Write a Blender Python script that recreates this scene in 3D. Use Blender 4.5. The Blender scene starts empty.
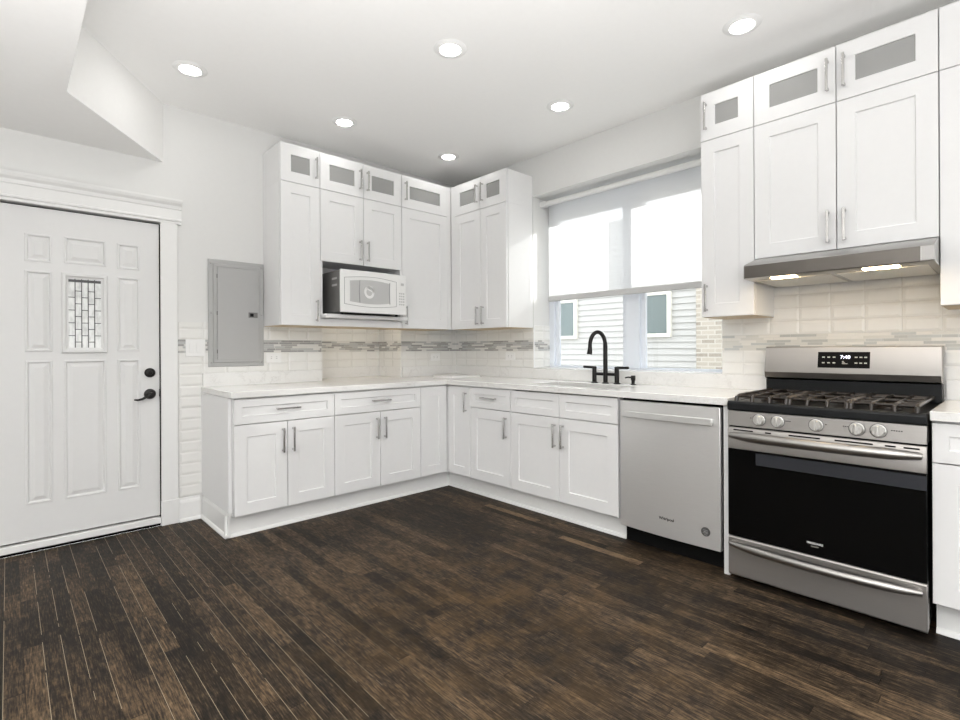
import bpy, bmesh, math, random
from mathutils import Vector, Matrix
random.seed(7)
S = bpy.context.scene
C = bpy.context.collection
PI = math.pi

# ------------------------------------------------------------------ camera, sky, sun, exposure
cam = bpy.data.cameras.new('camera'); cam_o = bpy.data.objects.new('camera', cam); C.objects.link(cam_o)
cam.sensor_width = 36.0; cam.lens = 505.776 / 960 * 36.0
cam.shift_x = (480 - 477.9) / 960; cam.shift_y = (349.221 - 360) / 960
cam.clip_start = 0.05
yaw = math.radians(47.092)
cam_o.location = (-3.346, -3.933, 1.17)
rot = Matrix.Rotation(yaw - PI/2, 4, 'Z') @ Matrix.Rotation(PI/2, 4, 'X') @ Matrix.Rotation(-0.005, 4, 'Z')
cam_o.rotation_euler = rot.to_euler()
S.camera = cam_o
W = bpy.data.worlds.new('sky'); S.world = W; W.use_nodes = True
W.node_tree.nodes['Background'].inputs[0].default_value = (0.97, 0.985, 1.0, 1)
W.node_tree.nodes['Background'].inputs[1].default_value = 2.2
sun = bpy.data.lights.new('sun', 'SUN'); sun.energy = 4.6; sun.angle = math.radians(1.5); sun.color = (1, .97, .92)
sun_o = bpy.data.objects.new('sun', sun); C.objects.link(sun_o)
sun_o.rotation_euler = Vector((-1, .47, -.53)).to_track_quat('-Z', 'Y').to_euler()
fill = bpy.data.lights.new('ceiling_fill', 'AREA'); fill.shape = 'RECTANGLE'; fill.size = 3.2; fill.size_y = 2.4; fill.energy = 232; fill.color = (1, .992, .985)  # added fill aimed up to brighten the ceiling; no such lamp in the room
fill_o = bpy.data.objects.new('ceiling_fill', fill); C.objects.link(fill_o)
fill.spread = math.radians(128)
fill_o.location = (-4.15, -4.9, .35); fill_o.rotation_euler = Vector((-.06, .17, 1)).to_track_quat('-Z', 'Y').to_euler()
LAMP = 32.0          # radiance of the ceiling downlights
S.view_settings.view_transform = 'Standard'; S.view_settings.look = 'None'
S.view_settings.gamma = 1.0; S.view_settings.exposure = 0.37; S.view_settings.use_curve_mapping = False
S.cycles.use_denoising = True
S.cycles.max_bounces = 10; S.cycles.diffuse_bounces = 6; S.cycles.transparent_max_bounces = 12
S.cycles.caustics_reflective = False; S.cycles.caustics_refractive = False
S.cycles.sample_clamp_indirect = 6.0

# ------------------------------------------------------------------ materials
class NT:
    def __init__(s, m): s.t = m.node_tree; s.n = s.t.nodes; s.bsdf = s.n['Principled BSDF']
    def add(s, typ, **kw):
        n = s.n.new(typ)
        for k, v in kw.items(): setattr(n, k, v)
        return n
    def link(s, a, b): s.t.links.new(a, b)
    def val(s, sock, v):
        if hasattr(v, 'node'): s.link(v, sock)
        else: sock.default_value = v
    def math(s, op, a, b=0.0, c=None):
        n = s.add('ShaderNodeMath', operation=op); s.val(n.inputs[0], a); s.val(n.inputs[1], b)
        if c is not None: s.val(n.inputs[2], c)
        return n.outputs[0]
    def mix(s, f, a, b):
        n = s.add('ShaderNodeMix', data_type='RGBA'); s.val(n.inputs[0], f); s.val(n.inputs[6], a); s.val(n.inputs[7], b)
        return n.outputs[2]
    def ramp(s, f, stops):
        n = s.add('ShaderNodeValToRGB'); s.link(f, n.inputs[0]); e = n.color_ramp.elements
        while len(e) < len(stops): e.new(.5)
        for i, (p, c) in enumerate(stops): e[i].position = p; e[i].color = c if len(c) == 4 else (*c, 1)
        return n.outputs[0]
    def noise(s, vec, scale, detail=4, rough=.55):
        n = s.add('ShaderNodeTexNoise'); s.link(vec, n.inputs['Vector'])
        n.inputs['Scale'].default_value = scale; n.inputs['Detail'].default_value = detail; n.inputs['Roughness'].default_value = rough
        return n.outputs['Fac']
    def obj(s): return s.add('ShaderNodeTexCoord').outputs['Object']
    def sep(s, v):
        n = s.add('ShaderNodeSeparateXYZ'); s.link(v, n.inputs[0]); return n.outputs
    def comb(s, x, y, z=0.0):
        n = s.add('ShaderNodeCombineXYZ'); s.val(n.inputs[0], x); s.val(n.inputs[1], y); s.val(n.inputs[2], z); return n.outputs[0]
    def scale(s, v, sc):
        n = s.add('ShaderNodeMapping'); s.link(v, n.inputs[0]); n.inputs['Scale'].default_value = sc; return n.outputs[0]
    def bump(s, h, strength, dist):
        n = s.add('ShaderNodeBump'); s.link(h, n.inputs['Height']); n.inputs['Strength'].default_value = strength
        n.inputs['Distance'].default_value = dist; s.link(n.outputs[0], s.bsdf.inputs['Normal']); return n

def mat(name, col, rough=.5, metal=0., spec=.5, noise=0., nscale=30., emit=None, es=0., coat=0.):
    m = bpy.data.materials.new(name); m.use_nodes = True; t = NT(m); b = t.bsdf
    b.inputs['Roughness'].default_value = rough; b.inputs['Metallic'].default_value = metal
    b.inputs['Specular IOR Level'].default_value = spec; b.inputs['Coat Weight'].default_value = coat
    c = (*col, 1)
    f = t.noise(t.obj(), nscale, 3)
    k = noise if noise else .015
    b.inputs['Base Color'].default_value = c
    col2 = tuple(max(0, x * (1 - 2 * k)) for x in col)
    t.link(t.mix(f, c, (*col2, 1)), b.inputs['Base Color'])
    if emit:
        b.inputs['Emission Color'].default_value = (*emit, 1); b.inputs['Emission Strength'].default_value = es
    return m

M = {}
M['wall'] = mat('wall_paint', (.76, .76, .748), .6, spec=.3)
M['ceiling'] = mat('ceiling_paint', (.90, .896, .884), .7, spec=.2)
M['cab'] = mat('white_lacquer', (.81, .81, .81), .32, spec=.45)
M['trim'] = mat('trim_paint', (.83, .83, .82), .38)
M['door'] = mat('door_paint', (.755, .755, .75), .36)
M['maple'] = mat('maple_ply', (.70, .56, .38), .5, noise=.08, nscale=12)
M['nickel'] = mat('brushed_nickel', (.56, .55, .54), .25, 1.)
M['black'] = mat('matt_black_metal', (.018, .017, .016), .38, .6)
M['dark'] = mat('black_plastic', (.006, .006, .006), .6, spec=.08)
M['enamel'] = mat('black_enamel', (.012, .013, .014), .35, spec=.2)
M['iron'] = mat('cast_iron', (.020, .014, .010), .30, .0, spec=.5)
M['white_plastic'] = mat('white_plastic', (.84, .84, .83), .35)
M['knob'] = mat('satin_knob', (.66, .65, .62), .3, .45)
M['grey_panel'] = mat('grey_enamel', (.45, .45, .445), .42, .25)
M['grey_dark'] = mat('grey_sheet_metal', (.20, .195, .19), .45, .4)
M['mw_grey'] = mat('microwave_mesh', (.52, .52, .515), .35)
M['mw_line'] = mat('microwave_line', (.30, .30, .30), .4)
M['lens'] = mat('lamp_lens', (.9, .9, .88), .5, emit=(1, .985, .95), es=LAMP)
M['warm_lens'] = mat('warm_lamp_lens', (.9, .85, .7), .5, emit=(1, .74, .42), es=34.)
M['niche_fill'] = mat('warm_niche_fill', (.9, .85, .7), .5, emit=(1, .86, .68), es=2.6)  # glow of the added niche lamp
M['lit_strip'] = mat('lit_oven_tint', (.036, .038, .044), .2, spec=.25)  # paler tone painted for the lit oven interior
M['digit'] = mat('lit_digits', (.5, .5, .6), .5, emit=(.85, .87, 1), es=2.2)
M['icon'] = mat('printed_icons', (.62, .60, .55), .6)
M['logo_dark'] = mat('dark_print', (.03, .03, .03), .5)
M['logo_light'] = mat('light_print', (.75, .75, .75), .5)
M['vinyl'] = mat('white_vinyl', (.80, .84, .90), .4)
M['filter'] = mat('aluminium_filter', (.80, .78, .73), .4, .15)
M['gap_black'] = mat('dark_gap', (.005, .005, .005), .8, spec=.05)
M['sticker'] = mat('dark_sticker', (.07, .068, .066), .5)
M['steel_bright'] = mat('polished_handle', (.84, .84, .83), .34, .75)
M['rail'] = mat('rail_fabric_grey', (.58, .58, .575), .5)
M['came'] = mat('lead_came', (.10, .10, .10), .45, .6)
M['house_glass'] = mat('neighbour_glass', (.16, .20, .20), .2)
M['house_trim'] = mat('neighbour_trim', (.84, .82, .74), .5)
M['ground'] = mat('concrete_ground', (.6, .59, .57), .8, noise=.1, nscale=3)

def steel(name, col, rough, axis, metal=1.0):
    m = bpy.data.materials.new(name); m.use_nodes = True; t = NT(m); b = t.bsdf
    v = t.scale(t.obj(), axis)
    f = t.noise(v, 1.0, 3, .6)
    b.inputs['Metallic'].default_value = metal
    c2 = tuple(x * .90 for x in col)
    t.link(t.mix(f, (*col, 1), (*c2, 1)), b.inputs['Base Color'])
    t.link(t.math('MULTIPLY_ADD', f, .10, rough - .05), b.inputs['Roughness'])
    t.bump(f, .10, .0006)
    return m
M['steel'] = steel('stainless_steel', (.42, .405, .39), .34, (6, 6, 900))
M['steel_h'] = steel('stainless_steel_brushed_across', (.44, .42, .40), .33, (3, 900, 900), .8)
M['steel_dw'] = steel('stainless_steel_door', (.86, .855, .845), .33, (3, 500, 500), .68)
M['steel_hood'] = steel('hood_stainless', (.46, .45, .435), .30, (3, 900, 900))
M['steel_cap'] = steel('end_cap_stainless', (.34, .33, .32), .36, (3, 900, 900))
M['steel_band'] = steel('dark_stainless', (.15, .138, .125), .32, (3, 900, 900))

def glass_mat(name, tint, alpha, rough=.02, lit_veil=0.):
    """thin pane: part see-through, part mirror"""
    m = bpy.data.materials.new(name); m.use_nodes = True; t = NT(m)
    tr = t.add('ShaderNodeBsdfTransparent'); tr.inputs[0].default_value = (*tint, 1)
    gl = t.add('ShaderNodeBsdfGlossy'); gl.inputs['Roughness'].default_value = rough
    lw = t.add('ShaderNodeLayerWeight'); lw.inputs[0].default_value = .5
    f = t.math('MULTIPLY_ADD', t.math('POWER', lw.outputs['Facing'], 5.0), .95, .035 + alpha)
    mx = t.add('ShaderNodeMixShader'); t.link(f, mx.inputs[0]); t.link(tr.outputs[0], mx.inputs[1]); t.link(gl.outputs[0], mx.inputs[2])
    out = mx.outputs[0]
    if lit_veil:
        df = t.add('ShaderNodeBsdfDiffuse'); df.inputs[0].default_value = (.58, .58, .57, 1)
        m2 = t.add('ShaderNodeMixShader'); m2.inputs[0].default_value = lit_veil; t.link(out, m2.inputs[1]); t.link(df.outputs[0], m2.inputs[2]); out = m2.outputs[0]
    t.link(out, t.n['Material Output'].inputs[0])
    return m
M['pane'] = glass_mat('window_glass', (.97, .985, .99), .0)
M['cab_glass'] = glass_mat('cabinet_glass', (.95, .955, .95), .03, lit_veil=.42)  # grey mixed into clear glass to imitate the lit cabinet interior

def oven_glass():
    m = bpy.data.materials.new('black_oven_glass'); m.use_nodes = True; t = NT(m); b = t.bsdf
    b.inputs['Base Color'].default_value = (.003, .003, .003, 1); b.inputs['Roughness'].default_value = .12
    b.inputs['Specular IOR Level'].default_value = .12
    return m
M['oven_glass'] = oven_glass()

def door_glass():
    """bevelled leaded glass: bright textured pieces"""
    m = bpy.data.materials.new('leaded_bevel_glass'); m.use_nodes = True; t = NT(m); b = t.bsdf
    f = t.noise(t.scale(t.obj(), (30, 30, 14)), 1.5, 2)
    t.link(t.ramp(f, [(.3, (.70, .71, .70)), (.6, (.93, .94, .93))]), b.inputs['Base Color'])
    b.inputs['Roughness'].default_value = .08; b.inputs['Transmission Weight'].default_value = .0
    t.bump(f, .4, .004)
    return m
M['door_glass'] = door_glass()

def shade_mat():
    m = bpy.data.materials.new('roller_shade_fabric'); m.use_nodes = True; t = NT(m)
    d = t.add('ShaderNodeBsdfDiffuse'); d.inputs[0].default_value = (.80, .80, .79, 1)
    tl = t.add('ShaderNodeBsdfTranslucent'); tl.inputs[0].default_value = (.95, .95, .95, 1)
    tr = t.add('ShaderNodeBsdfTransparent'); tr.inputs[0].default_value = (1, 1, 1, 1)
    f = t.noise(t.scale(t.obj(), (5, 5, 400)), 1, 2)
    a = t.add('ShaderNodeMixShader'); a.inputs[0].default_value = .75; t.link(d.outputs[0], a.inputs[1]); t.link(tl.outputs[0], a.inputs[2])
    k = t.add('ShaderNodeMixShader'); t.link(t.math('MULTIPLY_ADD', f, .06, .20), k.inputs[0]); t.link(a.outputs[0], k.inputs[1]); t.link(tr.outputs[0], k.inputs[2])
    t.link(k.outputs[0], t.n['Material Output'].inputs[0])
    return m
M['shade'] = shade_mat()

def quartz_mat():
    m = bpy.data.materials.new('white_quartz'); m.use_nodes = True; t = NT(m); b = t.bsdf
    o = t.obj()
    n1 = t.noise(o, 7, 6, .7)
    vein = t.math('ABSOLUTE', t.math('SUBTRACT', n1, .5))
    vm = t.ramp(vein, [(0, (1, 1, 1)), (.02, (.2, .2, .2)), (.05, (0, 0, 0))])
    gate = t.ramp(t.noise(o, 5, 2), [(.45, (0, 0, 0)), (.62, (1, 1, 1))])
    f = t.math('MULTIPLY', vm, gate)
    base = t.mix(t.noise(o, 60, 4), (.84, .835, .82, 1), (.77, .765, .75, 1))
    t.link(t.mix(t.math('MULTIPLY', f, .30), base, (.45, .43, .41, 1)), b.inputs['Base Color'])
    b.inputs['Roughness'].default_value = .18
    return m
M['quartz'] = quartz_mat()

def floor_mat():
    m = bpy.data.materials.new('dark_oak_strip_floor'); m.use_nodes = True; t = NT(m); b = t.bsdf
    o = t.obj(); x, y, z = t.sep(o)
    PW, PL = .057, .72
    r = t.math('DIVIDE', x, PW); row = t.math('FLOOR', r); fr = t.math('FRACT', r)
    wn = t.add('ShaderNodeTexWhiteNoise', noise_dimensions='1D'); t.link(row, wn.inputs['W'])
    u = t.math('MULTIPLY_ADD', wn.outputs['Value'], 9.7, t.math('DIVIDE', y, PL))
    # uneven lengths: a bend of the length coordinate per row
    u = t.math('ADD', u, t.math('MULTIPLY', t.math('SINE', t.math('MULTIPLY_ADD', row, 1.7, t.math('MULTIPLY', y, 2.3))), .28))
    col = t.math('FLOOR', u); fu = t.math('FRACT', u)
    w2 = t.add('ShaderNodeTexWhiteNoise', noise_dimensions='2D'); t.link(t.comb(row, col), w2.inputs['Vector'])
    idv = w2.outputs['Value']; rgb = t.sep(w2.outputs['Color'])
    # grain runs along y
    gv = t.comb(t.math('MULTIPLY_ADD', idv, 31.0, t.math('MULTIPLY', x, 95)), t.math('MULTIPLY_ADD', rgb[1], 17.0, t.math('MULTIPLY', y, 5.5)))
    grain = t.noise(gv, 1.0, 6, .68)
    fine = t.noise(t.comb(t.math('MULTIPLY', x, 210), t.math('MULTIPLY_ADD', idv, 7.0, t.math('MULTIPLY', y, 17))), 1.0, 3, .6)
    cross = t.noise(t.comb(t.math('MULTIPLY_ADD', idv, 9.0, t.math('MULTIPLY', x, 12)), t.math('MULTIPLY', y, 40)), 1.0, 6, .78)
    blotch = t.noise(o, 1.7, 4, .6)
    blot2 = t.noise(t.comb(t.math('MULTIPLY_ADD', idv, 13.0, t.math('MULTIPLY', x, 34)), t.math('MULTIPLY', y, 9)), 1.0, 6, .75)
    tone = t.math('MULTIPLY_ADD', idv, .29, t.math('MULTIPLY_ADD', grain, .80, -.15))
    tone = t.math('ADD', tone, t.math('MULTIPLY_ADD', blotch, .50, -.24))
    tone = t.math('ADD', tone, t.math('MULTIPLY_ADD', cross, .46, -.22))
    tone = t.math('ADD', tone, t.math('MULTIPLY_ADD', fine, 1.15, -.57))
    tone = t.math('ADD', tone, t.math('MULTIPLY_ADD', blot2, .80, -.40))
    tone = t.math('MULTIPLY_ADD', t.math('GREATER_THAN', rgb[2], .985), .26, tone)
    c = t.ramp(tone, [(.15, (.008, .0065, .0055)), (.36, (.022, .0165, .012)), (.52, (.056, .039, .025)), (.68, (.115, .078, .046)), (.92, (.22, .15, .088))])
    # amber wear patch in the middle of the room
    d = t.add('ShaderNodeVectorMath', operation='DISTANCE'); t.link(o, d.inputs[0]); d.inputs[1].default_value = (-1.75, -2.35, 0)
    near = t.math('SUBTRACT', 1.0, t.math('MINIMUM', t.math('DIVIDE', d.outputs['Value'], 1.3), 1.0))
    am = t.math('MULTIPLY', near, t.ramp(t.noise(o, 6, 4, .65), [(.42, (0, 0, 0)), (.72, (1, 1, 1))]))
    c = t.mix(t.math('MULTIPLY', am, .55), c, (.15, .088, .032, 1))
    # a few bare tan boards
    # gaps between the boards: dark everywhere, dusty and pale towards the door
    ex = t.math('MULTIPLY', t.math('MINIMUM', fr, t.math('SUBTRACT', 1.0, fr)), PW)
    ey = t.math('MULTIPLY', t.math('MINIMUM', fu, t.math('SUBTRACT', 1.0, fu)), PL)
    gx = t.math('LESS_THAN', ex, .0011); gy = t.math('LESS_THAN', ey, .0016)
    c = t.mix(t.math('MULTIPLY', t.math('MAXIMUM', gx, gy), .6), c, (.008, .006, .005, 1))
    edge = t.math('LESS_THAN', fr, .026)
    wl = t.ramp(x_shift(t, x), [(.0, (1, 1, 1)), (.55, (.75, .75, .75)), (1, (0, 0, 0))])
    rowr = t.add('ShaderNodeTexWhiteNoise', noise_dimensions='1D'); t.link(t.math('ADD', row, 91.3), rowr.inputs['W'])
    seg = t.math('GREATER_THAN', t.noise(t.comb(t.math('MULTIPLY', row, 5.3), t.math('MULTIPLY', y, 2.2)), 1.0, 3, .7), .42)
    pale = t.math('MULTIPLY', t.math('MULTIPLY', edge, wl), t.math('MULTIPLY', seg, t.math('GREATER_THAN', rowr.outputs['Value'], .12)))
    c = t.mix(t.math('MULTIPLY', pale, .9), c, (.46, .38, .27, 1))
    t.link(c, b.inputs['Base Color'])
    t.link(t.math('MULTIPLY_ADD', grain, .25, .38), b.inputs['Roughness'])
    b.inputs['Specular IOR Level'].default_value = .12
    h = t.math('SUBTRACT', t.math('MULTIPLY', grain, .25), t.math('MAXIMUM', gx, gy))
    t.bump(h, .35, .002)
    return m
def x_shift(t, x):   # 0 by the door wall's left part, 1 at the middle of the room
    return t.math('MINIMUM', t.math('MAXIMUM', t.math('DIVIDE', t.math('ADD', x, 3.2), 1.1), 0.0), 1.0)
M['floor'] = floor_mat()

def tile_mat(name, axis, off, pale=False):
    """white bevelled 3 x 6 tile in a stacked grid, a band of grey linear mosaic at z 1.155 - 1.245"""
    m = bpy.data.materials.new(name); m.use_nodes = True; t = NT(m); b = t.bsdf
    o = t.obj(); s = t.sep(o); z = s[2]
    u = s[0] if axis == 'x' else (s[1] if axis == 'y' else s[0])
    TW, TH = .1524, .0762
    zz = t.math('ADD', t.math('SUBTRACT', z, 1.155), t.math('MULTIPLY', t.math('GREATER_THAN', z, 1.2), -.0928 + .0762 - .0762 + .0))
    fu = t.math('FRACT', t.math('DIVIDE', t.math('ADD', u, off), TW)); fv = t.math('FRACT', t.math('DIVIDE', t.math('ADD', zz, TH * 40), TH))
    eu = t.math('MULTIPLY', t.math('MINIMUM', fu, t.math('SUBTRACT', 1.0, fu)), TW)
    ev = t.math('MULTIPLY', t.math('MINIMUM', fv, t.math('SUBTRACT', 1.0, fv)), TH)
    e = t.math('MINIMUM', eu, ev)
    grout = t.math('LESS_THAN', e, .0012)
    hgt = t.math('MINIMUM', t.math('DIVIDE', e, .014), 1.0)
    tcol = t.mix(t.noise(o, 14, 3), (.83, .825, .80, 1), (.79, .785, .76, 1))
    tcol = t.mix(grout, tcol, (.70, .69, .66, 1))
    # mosaic
    RH = .0155
    r = t.math('DIVIDE', t.math('SUBTRACT', z, 1.154), RH); row = t.math('FLOOR', r); fr = t.math('FRACT', r)
    wn = t.add('ShaderNodeTexWhiteNoise', noise_dimensions='1D'); t.link(t.math('ADD', row, 3.3), wn.inputs['W'])
    q = t.math('MULTIPLY_ADD', wn.outputs['Value'], 7.1, t.math('DIVIDE', u, .088))
    q = t.math('ADD', q, t.math('MULTIPLY', t.math('SINE', t.math('MULTIPLY_ADD', row, 2.1, t.math('MULTIPLY', u, 31.0))), .26))
    cell = t.math('FLOOR', q); fq = t.math('FRACT', q)
    w2 = t.add('ShaderNodeTexWhiteNoise', noise_dimensions='2D'); t.link(t.comb(row, cell), w2.inputs['Vector'])
    mc = t.ramp(w2.outputs['Value'], [(0, (.27, .27, .265)), (.2, (.36, .36, .35)), (.22, (.46, .47, .47)), (.48, (.54, .54, .52)), (.5, (.74, .73, .70)), (.78, (.70, .69, .65)), (.8, (.36, .355, .34)), (1, (.60, .62, .61))])
    if pale: mc = t.ramp(w2.outputs['Value'], [(0, (.46, .47, .45)), (.2, (.55, .56, .53)), (.22, (.68, .67, .62)), (.48, (.74, .72, .67)), (.5, (.80, .78, .73)), (.78, (.76, .74, .68)), (.8, (.52, .54, .53)), (1, (.66, .67, .64))])
    mc.node.color_ramp.interpolation = 'CONSTANT'
    mc = t.mix(t.math('MULTIPLY', t.noise(o, 160, 2), .35), mc, (.75, .74, .72, 1))
    ge = t.math('MAXIMUM', t.math('LESS_THAN', t.math('MULTIPLY', t.math('MINIMUM', fr, t.math('SUBTRACT', 1.0, fr)), RH), .0009),
                t.math('LESS_THAN', t.math('MULTIPLY', t.math('MINIMUM', fq, t.math('SUBTRACT', 1.0, fq)), .088), .0010))
    mc = t.mix(ge, mc, (.74, .73, .70, 1))
    band = t.math('MULTIPLY', t.math('GREATER_THAN', z, 1.154), t.math('LESS_THAN', z, 1.247))
    t.link(t.mix(band, tcol, mc), b.inputs['Base Color'])
    hh = t.math('ADD', t.math('MULTIPLY', hgt, t.math('SUBTRACT', 1.0, band)), t.math('MULTIPLY', t.math('SUBTRACT', 1.0, ge), t.math('MULTIPLY', band, .5)))
    t.bump(hh, .85, .0045)
    b.inputs['Roughness'].default_value = .14
    return m
M['tile_back'] = tile_mat('tile_and_mosaic_back', 'x', .05)
M['tile_right'] = tile_mat('tile_and_mosaic_right', 'y', 3.06)
M['tile_stove'] = tile_mat('tile_and_mosaic_stove', 'y', 3.06, True)

def brick_mat():
    m = bpy.data.materials.new('pale_common_brick'); m.use_nodes = True; t = NT(m); b = t.bsdf
    s = t.sep(t.obj())
    n = t.add('ShaderNodeTexBrick'); t.link(t.comb(s[1], s[2]), n.inputs['Vector'])
    n.inputs['Scale'].default_value = 1.0; n.inputs['Brick Width'].default_value = .155; n.inputs['Row Height'].default_value = .052
    n.inputs['Mortar Size'].default_value = .007; n.inputs['Color1'].default_value = (.47, .42, .35, 1); n.inputs['Color2'].default_value = (.20, .165, .13, 1)
    n.inputs['Mortar'].default_value = (.56, .53, .48, 1); n.inputs['Bias'].default_value = -.2
    f = t.noise(t.obj(), 25, 4)
    t.link(t.mix(t.math('MULTIPLY', f, .45), n.outputs['Color'], (.60, .56, .50, 1)), b.inputs['Base Color'])
    b.inputs['Roughness'].default_value = .85
    t.bump(n.outputs['Fac'], -.5, .01)
    return m
M['brick'] = brick_mat()
M['siding'] = mat('neighbour_siding', (.52, .515, .50), .6)

# ------------------------------------------------------------------ geometry helpers
class MB:
    def __init__(s): s.v = []; s.f = []
    def _add(s, vs, fs):
        o = len(s.v); s.v += [tuple(v) for v in vs]; s.f += [tuple(i + o for i in f) for f in fs]
    def box(s, x0, x1, y0, y1, z0, z1):
        x0, x1 = sorted((x0, x1)); y0, y1 = sorted((y0, y1)); z0, z1 = sorted((z0, z1))
        s._add([(x0,y0,z0),(x1,y0,z0),(x1,y1,z0),(x0,y1,z0),(x0,y0,z1),(x1,y0,z1),(x1,y1,z1),(x0,y1,z1)],
               [(0,3,2,1),(4,5,6,7),(0,1,5,4),(1,2,6,5),(2,3,7,6),(3,0,4,7)]); return s
    def loops(s, Ls, cap0=True, cap1=True):
        n = len(Ls[0]); o = len(s.v); fs = []
        for a in range(len(Ls) - 1):
            for i in range(n):
                j = (i + 1) % n; fs.append((a*n+i, a*n+j, (a+1)*n+j, (a+1)*n+i))
        if cap0: fs.append(tuple(range(n))[::-1])
        if cap1: fs.append(tuple((len(Ls)-1)*n + i for i in range(n)))
        s._add([p for L in Ls for p in L], fs); return s
    def prism(s, poly, axis, lo, hi):
        """poly in the two other axes, in order: x -> (y,z); y -> (x,z); z -> (x,y)"""
        def P(a, b, c): return {'x': (c, a, b), 'y': (a, c, b), 'z': (a, b, c)}[axis]
        return s.loops([[P(a, b, lo) for a, b in poly], [P(a, b, hi) for a, b in poly]])
    def cyl(s, p0, p1, r0, r1=None, n=20):
        r1 = r0 if r1 is None else r1
        return s.tube([p0, p1], [r0, r1], n)
    def tube(s, pts, r, n=12):
        pts = [Vector(p) for p in pts]; rs = r if isinstance(r, (list, tuple)) else [r] * len(pts)
        Ls = []; up = None
        for i, p in enumerate(pts):
            d = (pts[min(i+1, len(pts)-1)] - pts[max(i-1, 0)]).normalized()
            if up is None:
                up = Vector((0, 0, 1)) if abs(d.z) < .9 else Vector((1, 0, 0))
            a = d.cross(up).normalized(); bb = a.cross(d).normalized(); up = bb
            Ls.append([p + (a * math.cos(2*PI*k/n) + bb * math.sin(2*PI*k/n)) * rs[i] for k in range(n)])
        return s.loops(Ls)
    def lathe(s, prof, c, axis='z', n=32, sx=1., sy=1.):
        """prof: (radius, height) list along the axis"""
        Ls = []
        for r, h in prof:
            L = []
            for k in range(n):
                a = 2*PI*k/n; u, w = r*math.cos(a)*sx, r*math.sin(a)*sy
                L.append({'z': (c[0]+u, c[1]+w, c[2]+h), 'y': (c[0]+u, c[1]+h, c[2]+w), 'x': (c[0]+h, c[1]+u, c[2]+w)}[axis])
            Ls.append(L)
        return s.loops(Ls)
    def build(s, name, m, parent=None, bev=0., smooth=True, seg=2):
        me = bpy.data.meshes.new(name)
        off = Vector(OFF.get(parent.name, (0, 0, 0))) if parent else Vector((0, 0, 0))
        me.from_pydata([Vector(v) - off for v in s.v], [], s.f)
        bm = bmesh.new(); bm.from_mesh(me); bmesh.ops.recalc_face_normals(bm, faces=bm.faces); bm.to_mesh(me); bm.free()
        me.materials.append(m if not isinstance(m, str) else M[m])
        if smooth:
            me.shade_smooth(); me.set_sharp_from_angle(angle=math.radians(32))
        o = bpy.data.objects.new(name, me); C.objects.link(o)
        if parent: o.parent = parent; OFF[o.name] = tuple(off)
        if bev:
            b = o.modifiers.new('edge', 'BEVEL'); b.width = bev; b.segments = seg; b.limit_method = 'ANGLE'; b.angle_limit = math.radians(40)
        return o
OFF = {}
def thing(name, label, cat, loc=(0,0,0), rotz=0., group=None):
    o = bpy.data.objects.new(name, None); o.empty_display_size = .05; C.objects.link(o)
    o.location = loc; o.rotation_euler = (0, 0, rotz); o['label'] = label; o['category'] = cat
    OFF[o.name] = (0, 0, loc[2])
    if group: o['group'] = group
    return o
def tag(o, label, cat, group=None):
    o['label'] = label; o['category'] = cat
    if group: o['group'] = group
    return o
def struct(o, label=None):
    o['kind'] = 'structure'
    if label: o['label'] = label
    return o
def place(wall, u, z=0., gap=.002):
    """origin on a wall: local +x runs to the right as seen from the room, local -y comes out into the room"""
    return ((u, -gap, z), 0.) if wall == 'A' else ((-gap, u, z), -PI/2)

# ------------------------------------------------------------------ the room
CH = 2.835
struct(MB().box(-7, 0, -7.5, 0, -.08, 0).build('floor', 'floor'), 'worn dark stained oak strip floor')
struct(MB().box(-7, .30, -7.65, .45, CH, CH+.1).build('ceiling', 'ceiling'), 'smooth pale ceiling')
w = MB()
w.box(-7, -3.53, 0, .45, 0, CH); w.box(-3.53, -2.585, 0, .45, 2.03, CH); w.box(-2.585, -1.455, 0, .45, 0, CH)
w.box(-1.455, -.664, 0, .45, 0, .87); w.box(-1.455, -.664, 0, .45, 1.42, CH); w.box(-1.455, -.664, .38, .45, .87, 1.42)
w.box(-.664, .30, 0, .45, 0, CH)
struct(w.build('wall_back', 'wall', smooth=False), 'pale painted back wall with the door and a tiled niche')
WY0, WY1, WZ0, WZ1 = -1.044, -2.63, 1.003, 2.492
w = MB()
w.box(0, .30, 0, WY0, 0, CH); w.box(0, .30, WY1, -7.5, 0, CH); w.box(0, .30, WY0, WY1, 0, WZ0); w.box(0, .30, WY0, WY1, WZ1, CH)
struct(w.build('wall_right', 'wall', smooth=False), 'pale painted right wall with the window')
w = MB().box(-7, -6.85, -7.5, -6.2, 0, CH); w.box(-7, -6.85, -3.2, 0, 0, CH); w.box(-7, -6.85, -6.2, -3.2, 0, .4); w.box(-7, -6.85, -6.2, -3.2, 1.8, CH)
struct(w.build('wall_left', 'wall', smooth=False), 'pale painted left wall')
w = MB().box(-6.85, 0, -7.65, -7.5, 0, .3); w.box(-6.85, 0, -7.65, -7.5, 1.9, CH); w.box(-6.85, -5.9, -7.65, -7.5, .3, 1.9); w.box(-1.5, 0, -7.65, -7.5, .3, 1.9)
struct(w.build('wall_front', 'wall', smooth=False), 'pale painted wall behind the camera with a wide window opening')
so = MB().prism([(-2.575, 0), (-3.13, -.755), (-3.135, -7.5), (-7, -7.5), (-7, 0)], 'z', 2.44, CH)
struct(so.build('ceiling_soffit', 'ceiling', smooth=False), 'dropped soffit with a slanted white end above the door')

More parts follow.
